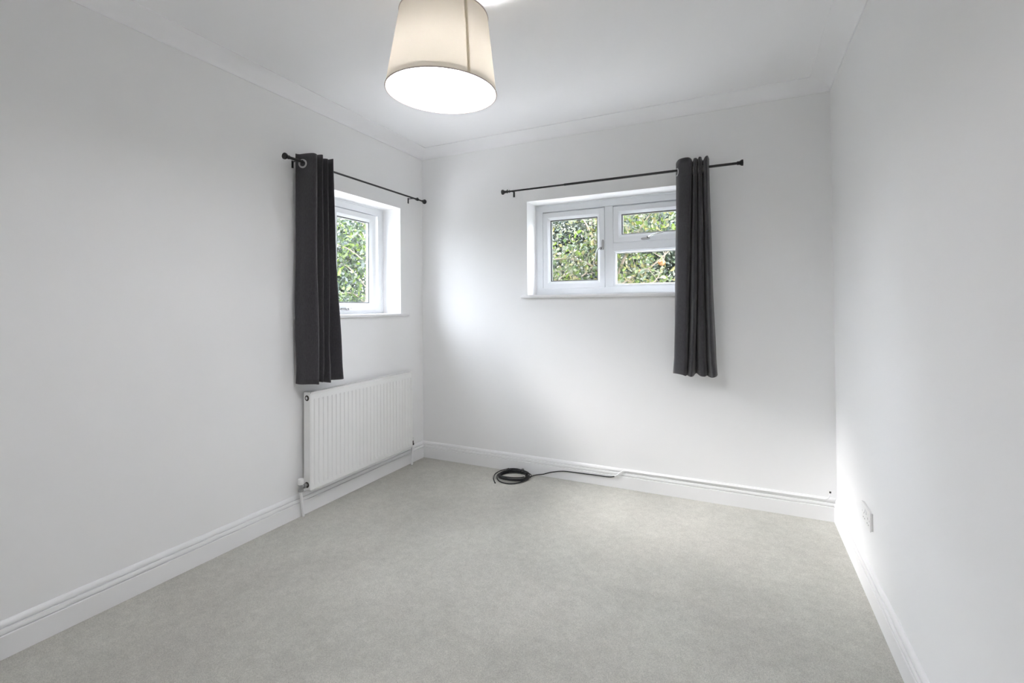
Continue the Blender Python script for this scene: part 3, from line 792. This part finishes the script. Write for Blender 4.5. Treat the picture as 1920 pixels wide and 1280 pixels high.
# ------------------------------------------------------------------ garden
b = MB()
b.box((-30, TH + 0.001, -0.45), (34, 34, -0.30)); b.box((-30, -34, -0.45), (-TH - 0.001, TH + 0.001, -0.30))
M_lawn = plain('lawn', (0.035, 0.05, 0.018), 1.0, var=0.4, scale=3, bump=0.5, bscale=60)
tag(b.build('ground', M_lawn), kind='structure')
M_bounce = plain('pale_bounce_paving', (0.54, 0.52, 0.50), 0.9, var=0.06, scale=2.5, bump=0.3, bscale=90)
b = MB(); b.box((-4.2, -6.0, -0.299), (-TH - 0.005, 2.4, -0.25)); b.box((-TH - 0.005, TH + 0.005, -0.299), (5.0, 2.4, -0.25))
tag(b.build('added_bounce_ground', M_bounce), kind='structure')  # unseen pale ground added to bounce daylight up through the windows


def leaf_mesh(name, C_, size, mats, parent, seed, kind='stuff', droop=0.0, wide=0.55, six=False):
    """many small folded leaves at the points C_ (n, 3) as one mesh"""
    rg = np.random.default_rng(seed)
    n = len(C_)
    d = rg.normal(size=(n, 3)); d[:, 2] -= droop; d /= np.linalg.norm(d, axis=1)[:, None]
    a = rg.normal(size=(n, 3)); s = np.cross(d, a); s /= np.linalg.norm(s, axis=1)[:, None]
    nn = np.cross(s, d)
    L = size * rg.uniform(0.65, 1.35, size=(n, 1)); Wd = L * wide * rg.uniform(0.8, 1.2, size=(n, 1))
    base = C_ - d * L * 0.5
    if six:
        P = [base, base + d * L * 0.30 + s * Wd * 0.46 + nn * L * 0.07, base + d * L * 0.65 + s * Wd * 0.38 + nn * L * 0.06, base + d * L - nn * L * 0.08,
             base + d * L * 0.65 - s * Wd * 0.38 + nn * L * 0.06, base + d * L * 0.30 - s * Wd * 0.46 + nn * L * 0.07]
        faces = ((0, 1, 2, 3), (0, 3, 4, 5))
    else:
        P = [base, base + d * L * 0.45 + s * Wd * 0.5 + nn * L * 0.08, base + d * L, base + d * L * 0.45 - s * Wd * 0.5 + nn * L * 0.08]
        faces = ((0, 1, 2), (0, 2, 3))
    k = len(P)
    V = np.stack(P, 1).reshape(-1, 3)
    off = np.array([V[:, 0].mean(), V[:, 1].mean(), V[:, 2].min()])
    V = V - off
    fl = len(faces[0])
    Fi = (np.arange(n)[:, None, None] * k + np.array(faces)[None]).reshape(-1)
    nf = n * len(faces)
    me = bpy.data.meshes.new(name)
    me.vertices.add(len(V)); me.vertices.foreach_set('co', V.ravel())
    me.loops.add(len(Fi)); me.loops.foreach_set('vertex_index', Fi.astype(np.int32))
    me.polygons.add(nf); me.polygons.foreach_set('loop_start', np.arange(0, nf * fl, fl, dtype=np.int32))
    for mm in mats: me.materials.append(mm)
    mi = np.repeat(rg.integers(0, len(mats), size=n), len(faces)).astype(np.int32)
    me.polygons.foreach_set('material_index', mi)
    me.update(calc_edges=True)
    o = bpy.data.objects.new(name, me); COL.objects.link(o)
    pw = Vector(parent.location) if parent else Vector()
    o.location = Vector(tuple(off)) - pw
    if parent: o.parent = parent
    if kind: o['kind'] = kind
    return o

def clumpy(rg, n, lo, hi, nclump, r):
    """points gathered in clumps within a box"""
    lo, hi = np.array(lo, float), np.array(hi, float)
    cc = lo + rg.random((nclump, 3)) * (hi - lo)
    k = rg.integers(0, nclump, n)
    return cc[k] + rg.normal(size=(n, 3)) * r

def stems(parent, base, tops, r, mat, name='stem'):
    for t_ in tops:
        m = MB()
        p0 = Vector(base) + Vector((rnd.uniform(-.15, .15), rnd.uniform(-.1, .1), 0)); p3 = Vector(t_)
        mid = (p0 + p3) / 2 + Vector((rnd.uniform(-.12, .12), rnd.uniform(-.12, .12), 0))
        path = smooth_path([p0, p0.lerp(mid, 0.5), mid, mid.lerp(p3, 0.5) + Vector((rnd.uniform(-.06, .06), 0, 0)), p3], 4)
        k = len(path)
        m.tube(path, [r * (1 - 0.75 * i / (k - 1)) for i in range(k)], 7)
        m.build(name, mat, parent, smooth=60)

def hedge(label, boxes, mats, seed):
    """one continuous hedge: foliage and stems; boxes of (lo, hi, leaves, leaf size)"""
    rg = np.random.default_rng(seed)
    lo = np.array([b_[0] for b_ in boxes]).min(0); hi = np.array([b_[1] for b_ in boxes]).max(0)
    root = tag(empty('garden_hedge', ((lo[0] + hi[0]) / 2, (lo[1] + hi[1]) / 2, -0.30)), label, 'hedge')
    for i, (l, h, n, size) in enumerate(boxes):
        C_ = clumpy(rg, n, (l[0], l[1], -0.1), h, 170, 0.13)
        C_[:, 2] = np.maximum(C_[:, 2], -0.26)
        leaf_mesh('foliage', C_, size, mats, root, seed + 1 + i)
        stems(root, ((l[0] + h[0]) / 2, (l[1] + h[1]) / 2, -0.30), [(rnd.uniform(l[0], h[0]), rnd.uniform(l[1], h[1]), h[2] - rnd.uniform(.1, .5)) for _ in range(3)], 0.02, M_bark)
    return root
hedge('dark evergreen hedge behind the apple tree outside the wide window',
      [((-1.9, 2.8, 0), (-0.3, 3.6, 2.55), 40000, 0.046), ((-0.4, 2.8, 0), (0.9, 3.6, 2.75), 60000, 0.042), ((0.8, 2.8, 0), (2.0, 3.6, 2.30), 52000, 0.042),
       ((1.9, 2.8, 0), (3.4, 3.6, 2.4), 40000, 0.046), ((3.3, 2.8, 0), (5.0, 3.6, 2.5), 12000, 0.075)], LEAF_HEDGE, 20)
hedge('leafy boundary hedge at the back of the garden outside the small window',
      [((-5.2, -7.0, 0), (-4.5, -4.4, 2.2), 9000, 0.09), ((-5.2, -4.5, 0), (-4.5, -2.2, 2.1), 9000, 0.09), ((-5.2, -2.3, 0), (-4.5, 0.2, 2.2), 9000, 0.09),
       ((-5.2, 0.1, 0), (-4.5, 2.2, 2.6), 36000, 0.056), ((-5.2, 2.1, 0), (-4.5, 4.9, 2.9), 44000, 0.056)], LEAF_HEDGE, 40)

def tall_tree(label, pos, height, crown, seed, n):
    """far tree: trunk, boughs and a crown of larger leaves"""
    root = tag(empty('tall_tree', (pos[0], pos[1], -0.30)), label, 'tree')
    rg_ = np.random.default_rng(seed)
    m = MB(); path = smooth_path([(pos[0], pos[1], -0.30), (pos[0] + 0.05, pos[1], height * 0.3), (pos[0] - 0.04, pos[1] + 0.05, height * 0.6), (pos[0], pos[1], height * 0.92)], 5)
    m.tube(path, [0.11 - 0.09 * i / (len(path) - 1) for i in range(len(path))], 12); m.build('trunk', M_bark, root, smooth=60)
    tp = []
    for q in range(16):
        p0 = Vector((pos[0], pos[1], height * (0.25 + 0.04 * q))); a = q * 2.4
        p2 = p0 + Vector((crown * math.cos(a), crown * math.sin(a), 0.5)) * (0.95 - 0.03 * q)
        m = MB(); m.tube(smooth_path([p0, (p0 + p2) / 2 + Vector((0, 0, 0.2)), p2], 4), [0.035 - 0.028 * i / 8 for i in range(9)], 7); m.build('bough', M_bark, root, smooth=60)
        tp += [p0.lerp(p2, f) for f in (0.4, 0.6, 0.8, 1.0)]
    T_ = np.array([tuple(t) for t in tp])
    C_ = T_[rg_.integers(0, len(T_), n)] + rg_.normal(size=(n, 3)) * np.array([0.42, 0.42, 0.36])
    leaf_mesh('foliage', C_, 0.165, LEAF_HEDGE[:3], root, seed + 1, droop=0.3, wide=0.6)
    return root
tall_tree('tall tree rising behind the hedge in the middle of the wide window', (0.6, 7.3), 7.6, 1.9, 61, 26000)
tall_tree('unseen tall tree added far right behind the hedge to shade the wide window', (5.9, 7.3), 8.4, 1.9, 65, 18000)  # out of view, added to dim the sky on the window reveals
tall_tree('tall tree added beyond the boundary hedge to shade the garden foliage', (-4.8, 8.2), 6.4, 1.7, 67, 13000)  # added to keep part of the sky light off the foliage

# apple tree in front of the hedge
at_ = tag(empty('apple_tree', (1.15, 1.75, -0.30)), 'apple tree with lime leaves and ripening apples outside the wide window', 'tree')
m = MB(); path = smooth_path([(1.15, 1.75, -0.30), (1.12, 1.76, 0.4), (1.18, 1.74, 1.0), (1.14, 1.76, 1.45)], 5)
m.tube(path, [0.055 - 0.02 * i / (len(path) - 1) for i in range(len(path))], 12); m.build('trunk', M_bark, at_, smooth=60)
BR = [((1.14, 1.76, 1.40), (0.95, 1.65, 1.62), (0.70, 1.55, 1.70), (0.45, 1.50, 1.68)),
      ((1.14, 1.76, 1.42), (1.02, 1.70, 1.75), (0.90, 1.60, 2.05), (0.70, 1.55, 2.40)),
      ((1.14, 1.76, 1.45), (1.30, 1.70, 1.75), (1.48, 1.62, 2.02), (1.75, 1.55, 2.30)),
      ((1.14, 1.76, 1.38), (1.35, 1.68, 1.50), (1.60, 1.58, 1.62), (1.95, 1.52, 1.95)),
      ((1.14, 1.76, 1.45), (1.16, 1.72, 1.80), (1.22, 1.70, 2.15), (1.20, 1.66, 2.60)),
      ((1.30, 1.70, 1.46), (1.46, 1.60, 1.40), (1.62, 1.55, 1.48), (1.72, 1.50, 1.80)),
      ((0.95, 1.65, 1.62), (0.82, 1.58, 1.50), (0.72, 1.52, 1.56), (0.58, 1.48, 1.42))]
tips = []
for j, bp in enumerate(BR):
    path = smooth_path(bp, 6); k = len(path)
    m = MB(); r0 = 0.016 if j < 5 else 0.009
    m.tube(path, [r0 * (1 - 0.72 * i / (k - 1)) for i in range(k)], 8); br = m.build('branch', M_twig, at_, smooth=60)
    for q in range(5):
        p0 = path[int(k * (0.25 + 0.15 * q)) % k]
        dr = Vector((rnd.uniform(-1, 1), rnd.uniform(-0.6, 0.3), rnd.uniform(-0.3, 0.9))).normalized()
        Lq = rnd.uniform(0.18, 0.40)
        p1 = p0 + dr * Lq * 0.5 + Vector((0, 0, 0.02)); p2 = p0 + dr * Lq + Vector((rnd.uniform(-.04, .04), 0, rnd.uniform(-.06, .04)))
        m = MB(); m.tube(smooth_path([p0, p1, p2], 4), [0.0042 - 0.0026 * i / 8 for i in range(9)], 6); m.build('twig', M_twig, br, smooth=60)
        tips += [p1, p2, (p1 + p2) / 2]
# single large leaves (one shared leaf mesh per colour)
def big_leaf(mat, nm):
    L = 1.0
    row = [(0.0, 0.0), (0.18, 0.17), (0.42, 0.27), (0.68, 0.20), (0.88, 0.09), (1.0, 0.0)]
    V, Fs = [], []
    for t, w2_ in row:
        zc = -0.12 * t * t
        V += [(t, -w2_, zc + 0.25 * w2_), (t, 0, zc), (t, w2_, zc + 0.25 * w2_)]
    for i in range(len(row) - 1):
        for j in range(2): Fs.append((i * 3 + j, i * 3 + j + 1, (i + 1) * 3 + j + 1, (i + 1) * 3 + j))
    me = bpy.data.meshes.new(nm); me.from_pydata(V, [], Fs); me.materials.append(mat)
    return me
LM = [big_leaf(mm, 'leaf') for mm in LEAF_APPLE]
def put_leaf(parent, pos, size, seed_dir, mi):
    o = bpy.data.objects.new('leaf', LM[mi]); COL.objects.link(o); o.parent = parent
    o.location = Vector(pos) - parent.location
    o.rotation_euler = seed_dir; o.scale = (size, size, size)
for q in range(170):
    tp = rnd.choice(tips) + Vector((rnd.gauss(0, .045), rnd.gauss(0, .045), rnd.gauss(0, .045)))
    put_leaf(at_, tp, rnd.uniform(0.055, 0.085), (rnd.uniform(-0.7, 0.7), rnd.uniform(-0.4, 1.1), rnd.uniform(0, 6.28)), rnd.choice((0, 0, 1, 1, 2, 3)))
rg = np.random.default_rng(3)
TP = np.array([tuple(t) for t in tips])
C_ = TP[rg.integers(0, len(TP), 2600)] + rg.normal(size=(2600, 3)) * np.array([0.12, 0.10, 0.12])
leaf_mesh('foliage', C_, 0.052, LEAF_APPLE, at_, 77, droop=0.3, wide=0.6, six=True)
# apples
M_apple = None
def mat_apple():
    m, t, p = new_mat('apple_skin')
    p.inputs['Roughness'].default_value = 0.35
    tc = t.nodes.new('ShaderNodeTexCoord'); n_ = t.nodes.new('ShaderNodeTexNoise'); n_.inputs['Scale'].default_value = 14
    t.links.new(tc.outputs['Object'], n_.inputs['Vector'])
    c = t.nodes.new('ShaderNodeMix'); c.data_type = 'RGBA'
    c.inputs[6].default_value = (0.16, 0.045, 0.015, 1); c.inputs[7].default_value = (0.20, 0.11, 0.03, 1)
    t.links.new(n_.outputs['Fac'], c.inputs[0]); t.links.new(c.outputs[2], p.inputs['Base Color'])
    return m
M_apple = mat_apple()
def apple(pos, r_):
    m = MB(); prof = []
    for q in range(15):
        a = PI * q / 14
        rr = r_ * math.sin(a) * (1 + 0.06 * math.cos(a)); hh = -r_ * 0.92 * math.cos(a)
        if q > 11: hh -= r_ * 0.10 * (q - 11)
        prof.append((max(rr, 0.0), hh))
    m.lathe(pos, (0.05, 0.02, 1), prof, 18); o = m.build('apple', M_apple, at_, smooth=70)
    m = MB(); m.tube([Vector(pos) + Vector((0, 0, r_ * 0.55)), Vector(pos) + Vector((0.004, 0, r_ * 1.0)), Vector(pos) + Vector((0.012, 0.004, r_ * 1.6))], 0.0018, 6); m.build('stalk', M_bark, o, smooth=60)
for pos, r_ in (((1.669, 1.460, 1.608), 0.033), ((1.473, 1.450, 1.534), 0.017)):
    apple(pos, r_)

# tree outside the small window
tr = tag(empty('garden_tree', (-2.3, 1.9, -0.30)), 'loose leafy garden tree just outside the small window', 'tree')
m = MB(); path = smooth_path([(-2.3, 1.9, -0.30), (-2.28, 1.88, 0.6), (-2.34, 1.92, 1.3), (-2.30, 1.9, 1.9), (-2.2, 1.95, 2.8)], 5)
m.tube(path, [0.06 - 0.045 * i / (len(path) - 1) for i in range(len(path))], 12); m.build('trunk', M_bark, tr, smooth=60)
tips2 = []
for q in range(14):
    z = 1.0 + q * 0.115
    p0 = Vector((-2.31, 1.9, z)); a = q * 2.4
    p2 = p0 + Vector((0.6 * math.cos(a), 0.6 * math.sin(a), rnd.uniform(0.1, 0.45))); p1 = (p0 + p2) / 2 + Vector((0, 0, 0.08))
    m = MB(); m.tube(smooth_path([p0, p1, p2], 5), [0.012 - 0.009 * i / 10 for i in range(11)], 7); br = m.build('branch', M_twig, tr, smooth=60)
    tips2 += [p1, p2, (p1 + p2) / 2, p1.lerp(p2, 0.75)]
TP = np.array([tuple(t) for t in tips2])
C_ = TP[rg.integers(0, len(TP), 3400)] + rg.normal(size=(3400, 3)) * 0.15
leaf_mesh('foliage', C_, 0.07, [LEAF_HEDGE[1], LEAF_HEDGE[2], LEAF_APPLE[0], LEAF_APPLE[1]], tr, 78, droop=0.3, wide=0.55, six=True)
